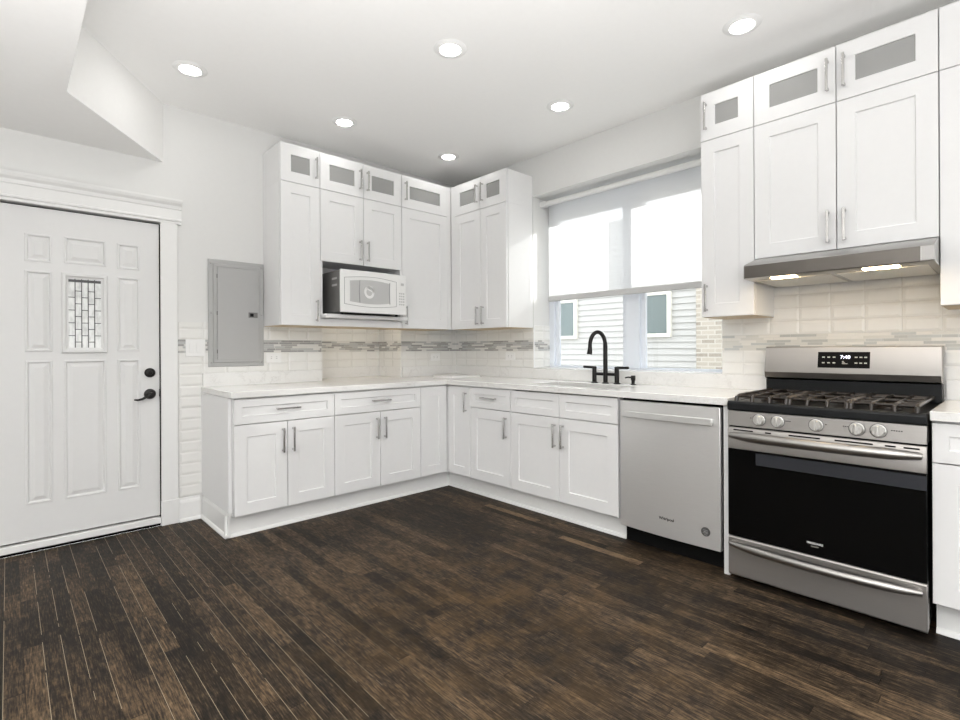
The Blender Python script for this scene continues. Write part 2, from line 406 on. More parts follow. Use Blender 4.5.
# tile on the walls (tile face at y = 0 / x = 0 is the wall's own face plus a few millimetres)
t = MB(); e = -.006
t.box(-2.493, -2.335, e, 0, .165, 1.367)          # left of the cabinets, down to the baseboard
t.box(-2.335, -1.918, e, 0, 1.0, 1.367)
t.box(-1.918, -1.455, e, 0, 1.0, 1.352); t.box(-.664, 0, e, 0, 1.0, 1.352)
t.box(-1.455, -.664, .374, .38, .9, 1.415)
struct(t.build('wall_back_tile', 'tile_back', smooth=False), 'white bevelled tile with a grey mosaic band behind the left counter')
t = MB(); t.box(-.67, -.664, 0, .374, .9, 1.415); t.box(-1.455, -1.449, 0, .374, .9, 1.415)
t.box(e, 0, -.006, WY0, 1.0, 1.352)
struct(t.build('wall_right_tile', 'tile_right', smooth=False), 'white bevelled tile with a grey mosaic band between the corner and the window')
t = MB(); t.box(e, 0, WY1, -2.93, 1.0, 1.352); t.box(e, 0, -2.93, -3.69, .86, 1.66); t.box(e, 0, -3.69, -4.3, 1.0, 1.352)
t.box(e, 0, -4.3, -5.2, 1.0, 1.352)
struct(t.build('wall_right_tile', 'tile_stove', smooth=False), 'white bevelled tile with a pale mosaic band behind the stove')
t = MB().box(0, .214, WY0, WY0 - .006, WZ0, 1.37)
tile_reveal = tile_mat('tile_and_mosaic_reveal', 'x', .02)
struct(t.build('window_reveal_tile', tile_reveal, smooth=False), 'tiled lower part of the window reveal')
t = MB().box(-.008, .004, WY0 - .002, WY0 - .009, WZ0, 1.374); t.box(0, .214, WY0 - .0, WY0 - .008, 1.37, 1.377)
struct(t.build('trim_1', 'trim'), 'white edge strip around the reveal tile')

# door
dr = thing('door_1', 'white six panel entry door with a leaded glass pane', 'door', (-3.06, 0, 0)); del dr['category']; struct(dr)
OFF[dr.name] = (-3.06, 0, 0)
DX0, DX1, DZ0, DZ1, DY = -3.515, -2.6, .068, 2.018, .012
def raised(mb, x0, x1, z0, z1, y):
    """moulded door panel: groove, then a raised field (front faces -y)"""
    def L(i, dy): return [(x0+i, y+dy, z0+i), (x1-i, y+dy, z0+i), (x1-i, y+dy, z1-i), (x0+i, y+dy, z1-i)]
    mb.loops([L(0, .0), L(.003, -.004), L(.010, -.004), L(.016, .007), L(.022, .007), L(.042, -.001)], cap0=False)
panels = []
for (a, b_) in ((-3.273, -3.150), (-2.832, -2.709)):
    panels += [(a, b_, 1.697, 1.862), (a, b_, 1.168, 1.646), (a, b_, .275, 1.117)]
panels += [(-3.095, -2.888, 1.703, 1.866), (-3.098, -2.890, .275, 1.117)]
m_ = MB(); xs = sorted({DX0, DX1, *[p[0] for p in panels], *[p[1] for p in panels]}); 
# slab face split around the panels so the mouldings sit in real recesses
def inside(x, z): return any(p[0] < x < p[1] and p[2] < z < p[3] for p in panels)
zs = sorted({DZ0, DZ1, *[p[2] for p in panels], *[p[3] for p in panels]})
for i in range(len(xs)-1):
    for j in range(len(zs)-1):
        if not inside((xs[i]+xs[i+1])/2, (zs[j]+zs[j+1])/2):
            m_._add([(xs[i], DY, zs[j]), (xs[i+1], DY, zs[j]), (xs[i+1], DY, zs[j+1]), (xs[i], DY, zs[j+1])], [(0, 1, 2, 3)])
for p in panels: raised(m_, *p, DY)
m_.box(DX0, DX1, DY+.012, DY+.045, DZ0, DZ1)
m_.box(DX0, DX0+.001, DY, DY+.02, DZ0, DZ1); m_.box(DX1-.001, DX1, DY, DY+.02, DZ0, DZ1); m_.box(DX0, DX1, DY, DY+.02, DZ0, DZ0+.001); m_.box(DX0, DX1, DY, DY+.02, DZ1-.001, DZ1)
slab = m_.build('door_slab', 'door', dr, smooth=False)
GX0, GX1, GZ0, GZ1 = -3.109, -2.882, 1.158, 1.647
f = MB()
def L(i, dy): return [(GX0+i, DY+dy, GZ0+i), (GX1-i, DY+dy, GZ0+i), (GX1-i, DY+dy, GZ1-i), (GX0+i, DY+dy, GZ1-i)]
f.loops([L(0, 0), L(.0, -.006), L(.006, -.014), L(.018, -.014), L(.026, -.006), L(.034, -.004), L(.034, .004)], cap0=False, cap1=False)
f.build('glass_frame', 'door', dr, smooth=False)
gx0, gx1, gz0, gz1 = GX0+.034, GX1-.034, GZ0+.034, GZ1-.034
gl = MB().box(gx0, gx1, DY-.002, DY+.004, gz0, gz1).build('leaded_glass', 'door_glass', dr)
k = MB(); cw = (gx1-gx0)/5
for i in range(1, 5): k.box(gx0+i*cw-.0022, gx0+i*cw+.0022, DY-.005, DY-.001, gz0, gz1)
for c in range(5):
    n = 5
    for j in range(1, n+1):
        zc = gz1 - .035 - (j - (.5 if c % 2 else 0.)) * (gz1-gz0-.03)/n
        if zc > gz0 + .02: k.box(gx0+c*cw, gx0+(c+1)*cw, DY-.005, DY-.001, zc-.002, zc+.002)
k.box(gx0, gx1, DY-.006, DY-.001, gz1-.020, gz1-.004)
k.build('lead_came', 'came', gl)
d = MB().lathe([(.0, .0), (.031, .0), (.031, -.012), (.024, -.02), (.014, -.022), (.012, -.026), (0, -.026)], (-2.656, DY, 1.025), 'y', 28)
d.build('deadbolt', 'black', dr)
d = MB().lathe([(.0, .0), (.034, .0), (.034, -.01), (.028, -.02), (.014, -.024), (.012, -.05), (0, -.052)], (-2.656, DY, .884), 'y', 28)
d.tube([(-2.656, DY-.045, .884), (-2.68, DY-.048, .872), (-2.705, DY-.049, .856), (-2.73, DY-.048, .851), (-2.75, DY-.046, .854)], [.009, .0085, .0075, .007, .005], 10)
d.build('door_handle', 'black', dr)
MB().box(-2.603, -2.596, -.006, .02, .865, .915).build('strike_plate', 'black', dr)
MB().box(-3.53, -2.598, -.006, .05, .016, .057).build('threshold', 'trim', dr, .004)
MB().box(-3.53, -2.598, .0, .05, .0005, .0155).build('threshold_shadow', 'gap_black', dr)  # black strip painted for the shadow line under the threshold
MB().box(-3.53, -2.585, .05, .4, 0, 2.03).build('jamb_backing', 'dark', dr)
c = MB()
c.box(-2.596, -2.497, -.020, 0, 0, 2.03); c.box(-3.63, -3.52, -.020, 0, 0, 2.03); c.box(-2.598, -2.492, -.026, 0, 0, .165)
struct(c.build('trim_2', 'trim', bev=.003), 'flat white door casing')
h = MB().prism([(0, 2.03), (-.022, 2.03), (-.022, 2.045), (-.03, 2.05), (-.03, 2.058), (-.024, 2.064), (-.024, 2.125), (-.03, 2.13), (-.036, 2.15), (-.05, 2.165), (-.058, 2.18), (-.058, 2.192), (0, 2.195)], 'x', -3.66, -2.473)
struct(h.build('trim_3', 'trim', smooth=False), 'moulded white head above the door')

# baseboards
def bb(name, mb, label): struct(mb.build(name, 'trim', smooth=False), label)
BP = [(0, 0), (.034, 0), (.034, .008), (.026, .018), (.018, .022), (.016, .125), (.012, .138), (.006, .146), (.004, .158), (0, .16)]
bb('baseboard_back', MB().prism([(-a, z) for a, z in BP], 'x', -2.492, -2.362), 'short white baseboard between the door and the cabinets')
BT = [(0, 0), (.030, 0), (.030, .006), (.024, .016), (.012, .020), (.012, .138), (0, .138)]
bb('baseboard_left', MB().prism([(-2.332 - a*.95, z) for a, z in BP], 'y', -.57, -.002), 'moulded white baseboard on the cabinet end panel')
bb('baseboard_cabinets_back', MB().prism([(-.54 - a, z) for a, z in BT], 'x', -2.362, -.538), 'white toe board under the left base cabinets')
bb('baseboard_cabinets_right', MB().prism([(-.54 - a, z) for a, z in BT], 'y', -.538, -2.272), 'white toe board under the sink cabinets')
bb('baseboard_right', MB().prism([(-.54 - a, z) for a, z in BT], 'y', -3.69, -5.2), 'white toe board right of the stove')

# window
wn = thing('window_1', 'double window with a wide white centre post', 'window', (.25, -1.84, WZ0)); del wn['category']; struct(wn)
OFF[wn.name] = (.25, -1.84, WZ0)
FX0, FX1 = .215, .285
f = MB()
f.box(FX0, FX1, WY0, WY0-.055, WZ0, WZ1); f.box(FX0, FX1, WY1+.05, WY1, WZ0, WZ1)
f.box(FX0, FX1, WY0, WY1, WZ1-.15, WZ1); f.box(FX0, FX1, WY0-.055, WY1+.05, WZ0, WZ0+.012)
f.build('frame', 'vinyl', wn, .004)
MB().box(FX0-.004, FX1, -1.81, -1.93, WZ0+.012, WZ1-.15).build('centre_post', 'vinyl', wn, .004)
for a, b_ in ((WY0-.055, -1.81), (-1.93, WY1+.05)):
    s_ = MB(); q = .035
    s_.box(.235, .27, a, a-q, WZ0+.012, WZ1-.15); s_.box(.235, .27, b_+q, b_, WZ0+.012, WZ1-.15); s_.box(.235, .27, a-q, b_+q, WZ1-.19, WZ1-.15); s_.box(.235, .27, a-q, b_+q, WZ0+.012, WZ0+.02)
    sh = s_.build('sash', 'vinyl', wn, .003)
    MB().box(.25, .254, a-q, b_+q, WZ0+.02, WZ1-.19).build('pane', 'pane', sh)
rs = thing('roller_shade', 'white roller shade pulled halfway down the window over the sink', 'window shade', (.12, -1.86, 2.45))
OFF[rs.name] = (.12, -1.86, 2.45)
MB().cyl((.115, WY0-.066, 2.438), (.115, WY1+.02, 2.438), .022, n=24).build('roller_tube', 'white_plastic', rs)
fb = MB(); fb._add([(.129, WY0-.07, 1.61), (.129, WY1+.02, 1.61), (.129, WY1+.02, 2.44), (.129, WY0-.07, 2.44)], [(0, 1, 2, 3)]); fb.build('fabric', 'shade', rs)
MB().box(.115, .143, WY0-.068, WY1+.02, 1.582, 1.630).build('bottom_rail', M['rail'], rs, .008)
MB().box(.09, .14, WY0-.001, WY0-.066, 2.414, 2.462).build('bracket', 'white_plastic', rs, .003)

# outside: the neighbour's house across the gangway
gr = struct(MB().box(.30, 14, -12, 12, -.7, -.6).build('ground', 'ground'), 'concrete gangway outside')
hs = thing('exterior_house', 'pale sided house with a brick corner seen through the window', 'house', (2.6, 0, -.6))
OFF[hs.name] = (2.6, 0, -.6)
sd = MB(); EX = .077; prof = []
for i in range(45):
    z = -.6 + i*EX; prof += [(2.575, z), (2.592, z + EX - .001)]
prof += [(2.75, 2.93), (2.75, -.6)]
sd.prism(prof, 'y', 6.0, -1.335)
sd.build('siding', 'siding', hs, smooth=False)
MB().box(2.56, 2.85, -1.335, -7.0, -.6, 2.93).build('brick_wall', 'brick', hs)
for a, b_ in ((.86, .40), (-.66, -.985)):
    fr = MB(); q = .045
    fr.box(2.535, 2.6, a+q, a, 1.31, 2.4); fr.box(2.535, 2.6, b_, b_-q, 1.31, 2.4); fr.box(2.535, 2.6, a, b_, 1.31, 1.355); fr.box(2.535, 2.6, a, b_, 2.36, 2.4); fr.box(2.545, 2.6, a, b_, 1.83, 1.87)
    fo = fr.build('house_window', 'house_trim', hs, .004)
    MB().box(2.56, 2.58, a, b_, 1.355, 2.36).build('house_pane', 'house_glass', fo)

# ------------------------------------------------------------------ cabinets
def shaker(x0, x1, z0, z1, yf, rail, th=.02, glazed=False):
    """door or drawer front with a recessed field; front face at y = yf, thickness th going back"""
    mb = MB()
    def L(i, y): return [(x0+i, y, z0+i), (x1-i, y, z0+i), (x1-i, y, z1-i), (x0+i, y, z1-i)]
    if glazed:
        mb.loops([L(rail, yf+th), L(0, yf+th), L(0, yf+.0015), L(.0015, yf), L(rail-.001, yf), L(rail, yf+.001), L(rail, yf+th)], False, False)
    else:
        mb.loops([L(0, yf+th), L(0, yf+.0015), L(.0015, yf), L(rail-.001, yf), L(rail+.001, yf+.003), L(rail+.0025, yf+.0085)])
    return mb
def pull(mb, x, z, yf, vert, ln=.160):
    h = ln/2; b = .0058
    if vert:
        mb.box(x-b, x+b, yf-.034, yf-.025, z-h, z+h)
        for s in (-1, 1): mb.box(x-b, x+b, yf-.027, yf, z+s*(h-.011)-b, z+s*(h-.011)+b)
    else:
        mb.box(x-h, x+h, yf-.034, yf-.025, z-b, z+b)
        for s in (-1, 1): mb.box(x+s*(h-.011)-b, x+s*(h-.011)+b, yf-.027, yf, z-b, z+b)
    return mb
def cabinet(name, label, wall, u0, u1, z0, z1, depth, fronts, group, maple_under=True, hollow=False, top=True):
    loc, rz = place(wall, u0, z0)
    o = thing(name, label, 'cabinet', loc, rz, group)
    Wd = abs(u1 - u0) - .001; yb = -(depth - .0265); t = .018
    b = MB()
    b.box(0, t, yb, 0, z0, z1); b.box(Wd-t, Wd, yb, 0, z0, z1); b.box(t, Wd-t, yb, 0, z0, z0+t); b.box(t, Wd-t, -.008, 0, z0+t, z1-t)
    if top: b.box(t, Wd-t, yb, 0, z1-t, z1)
    b.build('carcass', 'cab', o, .001, seg=1)
    if maple_under: MB().box(.004, Wd-.004, yb, -.004, z0-.003, z0-.0005).build('underside', 'maple', o)
    for f in fronts:
        kind, x0, x1, a, c = f[:5]; hd = f[5] if len(f) > 5 else None
        rail = f[6] if len(f) > 6 else .076
        yf = -depth
        g = 'g' in kind
        nm = 'drawer_front' if kind == 'drawer' else ('false_front' if kind == 'false' else 'door')
        d = shaker(x0, x1, a, c, yf, rail, glazed=g).build(nm, 'cab', o, smooth=False)
        if g: MB().box(x0+rail, x1-rail, yf+.006, yf+.010, a+rail, c-rail).build('glass_pane', 'cab_glass', d)
        if hd: pull(MB(), hd[0], hd[1], yf, hd[2]).build('handle', 'nickel', d, .0015)
    return o
G = .0021
def dpair(Wd, z0, z1, hz, kind='door', hx=.034):
    m = Wd/2
    return [(kind, G, m-G, z0, z1, (m-hx, hz, True)), (kind, m+G, Wd-G, z0, z1, (m+hx, hz, True))]
UB, UM, UT = 1.353, 2.388, 2.667
UD = .331
def glazed_pair(Wd): return dpair(Wd, UM+.002, UT-.002, (UM+UT)/2, 'gdoor')
GU = 'white upper wall cabinets'; GT = 'glazed top cabinets under the ceiling'; GB = 'white base cabinets'
Z0, Z1 = UM+.002, UT-.002
ZH = (UM+UT)/2; ZL = UB+.03+.08
# back wall, top row
cabinet('glazed_cabinet', 'small single door glazed top cabinet above the tall narrow cabinet by the electrical panel', 'A', -1.917, -1.617, UM, UT, UD,
        [('gdoor', G, .300-G, Z0, Z1, (.300-.034, ZH, True))], GT, False)
cabinet('glazed_cabinet', 'two door glazed top cabinet above the microwave', 'A', -1.617, -.879, UM, UT, UD, glazed_pair(.738), GT, False)
cabinet('glazed_cabinet', 'single door glazed top cabinet in the corner, back wall side', 'A', -.879, -.340, UM, UT, UD,
        [('gdoor', G, .500, Z0, Z1, (.034, ZH, True), .082)], GT, False)
cabinet('glazed_cabinet', 'two door glazed top cabinet in the corner, left of the window', 'B', -.335, -1.042, UM, UT, UD,
        [('gdoor', .045, .392, Z0, Z1, (.392-.034, ZH, True)), ('gdoor', .395, .705, Z0, Z1, (.395+.034, ZH, True))], GT, False)
# back wall, wall cabinets
cabinet('wall_cabinet', 'tall narrow upper cabinet beside the grey electrical panel', 'A', -1.917, -1.617, UB, UM, UD,
        [('door', G, .300-G, UB, UM-.002, (.300-.034, ZL, True))], GU)
# microwave cabinet: two doors over an open bay
mwc = cabinet('microwave_cabinet', 'upper cabinet with two doors over an open bay holding the microwave', 'A', -1.617, -.879, 1.845, UM, UD,
        dpair(.737, 1.845, UM-.002, 1.845+.115), GU, False)
OFFZ = OFF[mwc.name]
b = MB(); b.box(0, .018, -(UD-.003), 0, 1.40, 1.845); b.box(.719, .737, -(UD-.003), 0, 1.40, 1.845); b.box(.018, .719, -.008, 0, 1.44, 1.845)
b.build('bay_side', 'cab', mwc, .001, seg=1)
b = MB(); b.box(0, .737, -.415, 0, 1.413, 1.442); b.build('bay_shelf', 'cab', mwc, .006)
b = MB(); b.box(0, .737, -(UD-.006), 0, UB, 1.409); b.build('bay_rail', 'cab', mwc, .001, seg=1)
MB().box(.004, .733, -(UD-.01), -.004, UB-.003, UB-.0005).build('underside', 'maple', mwc)
MB().box(.22, .90, .035, .075, 1.402, 1.414).build('niche_fill_lamp', 'niche_fill', mwc)  # added lamp, hidden in the niche top, to brighten the niche tiles
cabinet('wall_cabinet', 'corner upper cabinet on the back wall, right of the microwave', 'A', -.879, -.340, UB, UM, UD,
        [('door', G, .500, UB, UM-.002, (.034, ZL, True), .082)], GU)
cabinet('wall_cabinet', 'corner upper cabinet with two doors and a plain white end beside the window', 'B', -.335, -1.042, UB, UM, UD,
        [('door', .045, .392, UB, UM-.002, (.392-.034, ZL, True)), ('door', .395, .705, UB, UM-.002, (.395+.034, ZL, True))], GU)
for o_, a, c in (('top', UM, UT), ('low', UB, UM)): pass
# corner fillers (flush strips that close the inside corner)
fl = MB(); fl.box(-.377, -.336, -.331, -.318, UB, UT); tag(fl.build('corner_filler', 'cab'), 'narrow white strip filling the inside corner of the upper cabinets', 'filler strip')
fl = MB(); fl.box(-.331, -.318, -.379, -.333, UB, UT); tag(fl.build('corner_filler', 'cab'), 'narrow white strip beside the inside corner, next to the two door corner cabinet', 'filler strip')
# right wall, both sides of the hood
cabinet('glazed_cabinet', 'small single door glazed top cabinet just right of the window', 'B', -2.639, -2.931, UM, UT, UD,
        [('gdoor', G, .292-G, Z0, Z1, (.034, ZH, True), .080)], GT, False)
cabinet('glazed_cabinet', 'wide two door glazed top cabinet above the range hood', 'B', -2.931, -3.687, UM, UT, UD, glazed_pair(.756), GT, False)
cabinet('glazed_cabinet', 'top cabinet at the right picture edge beside the hood column', 'B', -3.687, -4.30, UM, UT, UD, dpair(.613, Z0, Z1, ZH, 'gdoor'), GT, False)
cabinet('wall_cabinet', 'tall narrow upper cabinet between the window and the range hood', 'B', -2.639, -2.931, UB, UM, UD,
        [('door', G, .292-G, UB, UM-.002, (.034, ZL, True))], GU)
cabinet('wall_cabinet', 'short upper cabinet with two doors directly over the range hood', 'B', -2.931, -3.687, 1.658, UM, UD, dpair(.756, 1.658, UM-.002, 1.658+.115), GU, False)
cabinet('wall_cabinet', 'tall upper cabinet at the right picture edge, right of the range hood', 'B', -3.687, -4.30, UB, UM, UD, dpair(.613, UB, UM-.002, ZL), GU)

# base cabinets
BZ0, BZ1, BD = .14, .874, .633
DB, DT = .708, .704
def drawer(x0, x1, handle=True, kind='drawer'):
    return (kind, x0, x1, DB+.001, BZ1-.008, ((x0+x1)/2, (DB+BZ1)/2, False) if handle else None, .050)
ZHB = DT - .04 - .08
def base(label, wall, u0, u1, fr, top=True): return cabinet('base_cabinet', label, wall, u0, u1, BZ0, BZ1, BD, fr, GB, False, top=top)
base('base cabinet with a drawer over two doors at the left end, nearest the door', 'A', -2.331, -1.662, [drawer(G, .669-G)] + dpair(.669, BZ0+.003, DT, ZHB))
base('base cabinet with a drawer over two doors, second from the left end, under the niche', 'A', -1.662, -.913, [drawer(G, .749-G)] + dpair(.749, BZ0+.003, DT, ZHB))
base('narrow base cabinet without a handle in the inside corner', 'A', -.913, -.640, [('door', G, .270, BZ0+.003, BZ1-.008, None)])
base('narrow full height base cabinet with one handle beside the inside corner', 'B', -.640, -.920, [('door', .004, .280-G, BZ0+.003, BZ1-.008, (.280-.045, BZ1-.13, True), .07)])
base('base cabinet with one drawer over one door, left of the sink cabinet', 'B', -.920, -1.366, [drawer(G, .446-G), ('door', G, .446-G, BZ0+.003, DT, (.446-.045, ZHB, True))])
base('sink base cabinet with two plain false fronts over two doors beside the dishwasher', 'B', -1.366, -2.262,
     [drawer(G, .448-G, False, 'false'), drawer(.448+G, .896-G, False, 'false')] + dpair(.896, BZ0+.003, DT, ZHB), top=False)
base('base cabinet at the right picture edge beside the stove', 'B', -3.684, -4.294, [drawer(G, .610-G)] + dpair(.610, BZ0+.003, DT, ZHB))
fl = MB().box(-.637, -.612, -.637, -.612, BZ0, BZ1-.004); tag(fl.build('corner_filler', 'cab'), 'slim white post in the inside corner of the base cabinets', 'filler strip')
# panels
p = MB().box(-.628, -.002, -2.877, -2.905, 0, .874)
tag(p.build('end_panel', 'cab', bev=.0015), 'narrow white upright panel between the dishwasher and the stove', 'cabinet panel')
p = MB().box(-2.352, -2.333, -.60, -.002, .161, .874); p.box(-2.354, -2.352, -.60, -.58, .161, .874)
tag(p.build('end_panel', 'cab', bev=.001), 'white end panel closing the left end of the base cabinets', 'cabinet panel')

# ------------------------------------------------------------------ countertops
SX0, SX1, SY0, SY1 = -.535, -.185, -1.46, -2.16
ct = thing('countertop', 'white veined quartz countertop running through the corner and around the sink', 'countertop', (0, 0, .8755))
CZ0, CZ1 = .8755, .914
def slab_grid(mb, xs, ys, keep, z0, z1):
    """an orthogonal slab without inner faces"""
    V = {}
    def vid(i, j, k):
        if (i, j, k) not in V: V[(i, j, k)] = len(mb.v); mb.v.append((xs[i], ys[j], (z0, z1)[k]))
        return V[(i, j, k)]
    nx, ny = len(xs)-1, len(ys)-1
    def kp(i, j): return 0 <= i < nx and 0 <= j < ny and keep((xs[i]+xs[i+1])/2, (ys[j]+ys[j+1])/2)
    for i in range(nx):
        for j in range(ny):
            if not kp(i, j): continue
            for k in (0, 1): mb.f.append(tuple(vid(*q, k) for q in ((i,j),(i+1,j),(i+1,j+1),(i,j+1))))
            for (di, dj, p, q) in ((-1,0,(i,j),(i,j+1)), (1,0,(i+1,j),(i+1,j+1)), (0,-1,(i,j),(i+1,j)), (0,1,(i,j+1),(i+1,j+1))):
                if not kp(i+di, j+dj): mb.f.append((vid(*p,0), vid(*q,0), vid(*q,1), vid(*p,1)))
    return mb
xs = [-2.352, -1.453, -.672, -.655, SX0, SX1, -.001]; ys = [-2.908, SY1, SY0, -.655, -.001, .373]
def keep(x, y):
    if y > 0: return -1.453 < x < -.672
    if SX0 < x < SX1 and SY1 < y < SY0: return False
    return y > -.655 or x > -.655
slab_grid(MB(), xs, ys, keep, CZ0, CZ1).build('slab', 'quartz', ct, .003)
b = MB()
b.box(-2.343, -1.455, -.020, -.0065, CZ1, 1.010); b.box(-.664, -.001, -.020, -.0065, CZ1, 1.010)
b.box(-1.449, -.672, .354, .3735, CZ1, 1.010); b.box(-.684, -.671, -.02, .354, CZ1, 1.010)
b.box(-.020, -.0065, -.020, -1.05, CZ1, 1.003); b.box(-.020, .213, -1.051, WY1+.005, 1.0035, 1.006); b.box(-.020, -.0065, -1.05, -2.905, CZ1, 1.003)
b.build('upstand', 'quartz', ct, .0015, seg=1)
c2 = thing('countertop', 'short white quartz countertop piece right of the stove', 'countertop', (0, -3.68, .8755))
OFF[c2.name] = (0, -3.68, .8755)
MB().box(-.655, -.001, -3.6815, -4.32, CZ0, CZ1).build('slab', 'quartz', c2, .003)
MB().box(-.020, -.0065, -3.683, -4.32, CZ1, 1.010).build('upstand', 'quartz', c2, .0015)
q = MB().prism([(-.50, -.27), (-.445, -.47), (-.16, -.535), (-.06, -.10), (-.30, -.04)], 'z', .9145, .930)
tag(q.build('corner_slab', 'white_plastic', bev=.002), 'thin white slab lying flat on the counter in the inside corner', 'slab')

# sink
sk = thing('sink', 'undermount steel sink set in the quartz counter under the window', 'sink', (-.36, -1.81, .68)); OFF[sk.name] = (-.36, -1.81, .68)
def rect(x0, x1, y0, y1, z, i=0): return [(x0+i, y1+i, z), (x1-i, y1+i, z), (x1-i, y0-i, z), (x0+i, y0-i, z)]
MB().loops([rect(SX0, SX1, SY0, SY1, .8745, -.012), rect(SX0, SX1, SY0, SY1, .8745, -.002), rect(SX0, SX1, SY0, SY1, .70, .004), rect(SX0, SX1, SY0, SY1, .69, .02)], False, True)  .build('bowl', 'steel', sk, smooth=False)
MB().lathe([(0, .0005), (.045, .0005), (.04, .003), (0, .002)], (-.36, -1.81, .69), 'z').build('drain', 'nickel', sk)

# faucet
FXc, FYc = -.125, -1.845
fa = thing('faucet', 'matt black bridge faucet with an arched spout behind the sink', 'faucet', (FXc, FYc, CZ1)); OFF[fa.name] = (FXc, FYc, CZ1)
sp = MB(); pts = [(FXc, FYc, CZ1), (FXc, FYc, 1.02), (FXc, FYc, 1.19)]; R = .058
DXs, DYs = -.80, .60    # the spout swings a little to the left
for i in range(1, 15):
    a = PI * i / 14; r = R * (1 - math.cos(a))
    pts.append((FXc + DXs*r, FYc + DYs*r, 1.19 + R*1.75*math.sin(a)))
tip = pts[-1]; rr = [.0165]*3 + [.0145]*14
pts.append((tip[0], tip[1], tip[2]-.02)); rr.append(.0145)
sp.tube(pts, rr, 18); sp.cyl((tip[0], tip[1], tip[2]-.015), (tip[0]+DXs*.004, tip[1]+DYs*.004, tip[2]-.062), .0155, .0205, 20)
sp.lathe([(0, 0), (.026, 0), (.026, .006), (.017, .010), (0, .011)], (FXc, FYc, CZ1), 'z', 24)
sp.build('spout', 'black', fa)
MB().cyl((FXc, FYc-.095, .982), (FXc, FYc+.095, .982), .0115, n=16).build('bridge', 'black', fa)
for s in (-1, 1):
    y = FYc + s*.095
    v = MB().cyl((FXc, y, CZ1), (FXc, y, 1.035), .0165, n=20); v.lathe([(0, 0), (.025, 0), (.025, .006), (.017, .010), (0, .011)], (FXc, y, CZ1), 'z', 24)
    vo = v.build('valve_post', 'black', fa)
    MB().cyl((FXc, y - s*.012, 1.029), (FXc, y + s*.095, 1.033), .0095, n=14).build('lever', 'black', vo)
sd_ = thing('soap_dispenser', 'small matt black soap pump right of the faucet', 'soap dispenser', (-.125, -2.07, CZ1)); OFF[sd_.name] = (-.125, -2.07, CZ1)
MB().lathe([(0, 0), (.019, 0), (.019, .005), (.012, .009), (.0125, .03), (.016, .034), (.016, .062), (.013, .066), (0, .066)], (-.125, -2.07, CZ1), 'z', 24).build('pump_body', 'black', sd_)
MB().tube([(-.125, -2.07, .965), (-.15, -2.045, .968), (-.165, -2.03, .964)], [.006, .0055, .005], 10).build('nozzle', 'black', sd_)

# ------------------------------------------------------------------ lettering
def text_mesh(s, size, name, m, parent, loc, rot=(PI/2, 0, 0), bold=0.):
    cu = bpy.data.curves.new(name, 'FONT'); cu.body = s; cu.size = size; cu.extrude = .0004; cu.align_x = 'CENTER'; cu.align_y = 'CENTER'; cu.offset = bold
    to = bpy.data.objects.new('tmp', cu); C.objects.link(to)
    bpy.context.view_layer.update()
    me = bpy.data.meshes.new_from_object(to.evaluated_get(bpy.context.evaluated_depsgraph_get()))
    bpy.data.objects.remove(to); bpy.data.curves.remove(cu)
    me.materials.clear(); me.materials.append(M[m])
    o = bpy.data.objects.new(name, me); C.objects.link(o); o.parent = parent
    off = OFF.get(parent.name, (0, 0, 0)); o.location = Vector(loc) - Vector(off); o.rotation_euler = rot
    return o

# ------------------------------------------------------------------ dishwasher (local: x right, -y out)
loc, rz = place('B', -2.274)
dw = thing('dishwasher', 'stainless steel dishwasher with a long bar handle left of the stove', 'dishwasher', loc, rz)
Wd = .594
MB().box(.004, Wd-.004, -.60, -.02, .10, .868).build('body', 'dark', dw)
d = MB(); 
def bowed(x0, x1, z0, z1, y0, bow, n=16):
    Ls = []
    mb = MB()
    poly = [(x0, y0+.03)] + [(x0 + (x1-x0)*i/n, y0 - bow*math.sin(PI*i/n)) for i in range(n+1)] + [(x1, y0+.03)]
    mb.prism(poly, 'z', z0, z1); return mb
dd = bowed(.004, Wd-.004, .108, .860, -.634, .012).build('door', 'steel_dw', dw, .003)
hb = MB(); n = 14
pl = [(.035 + (Wd-.07)*i/n, -.668 - .012*math.sin(PI*i/n)) for i in range(n+1)]
hb.prism(pl + [(x, y+.012) for x, y in pl[::-1]], 'z', .764, .802)
hb.box(.037, .055, -.668, -.634, .768, .798); hb.box(Wd-.055, Wd-.037, -.668, -.634, .768, .798)
hb.build('handle', 'steel_bright', dd, .004)
MB().box(.0, Wd, -.56, -.54, .0, .10).build('toe_kick', 'dark', dw)
for sx in (.06, Wd-.06): MB().cyl((sx, -.5, 0), (sx, -.5, .1), .014).build('foot', 'dark', dw)
text_mesh('Whirlpool', .021, 'lettering', 'logo_dark', dd, (.30, -.6464, .213), bold=.0006)
st = MB().lathe([(0, 0), (.024, 0), (.024, -.0012), (0, -.0014)], (.515, -.6402, .197), 'y', 28).build('round_sticker', 'sticker', dd)
k = MB(); k.box(.501, .529, -.6422, -.6414, .2045, .2055); k.box(.501, .529, -.6422, -.6414, .1895, .1905); k.box(.507, .523, -.6422, -.6414, .181, .182); k.box(.505, .525, -.6422, -.6414, .196, .198)
k.build('sticker_lines', 'mw_grey', st)

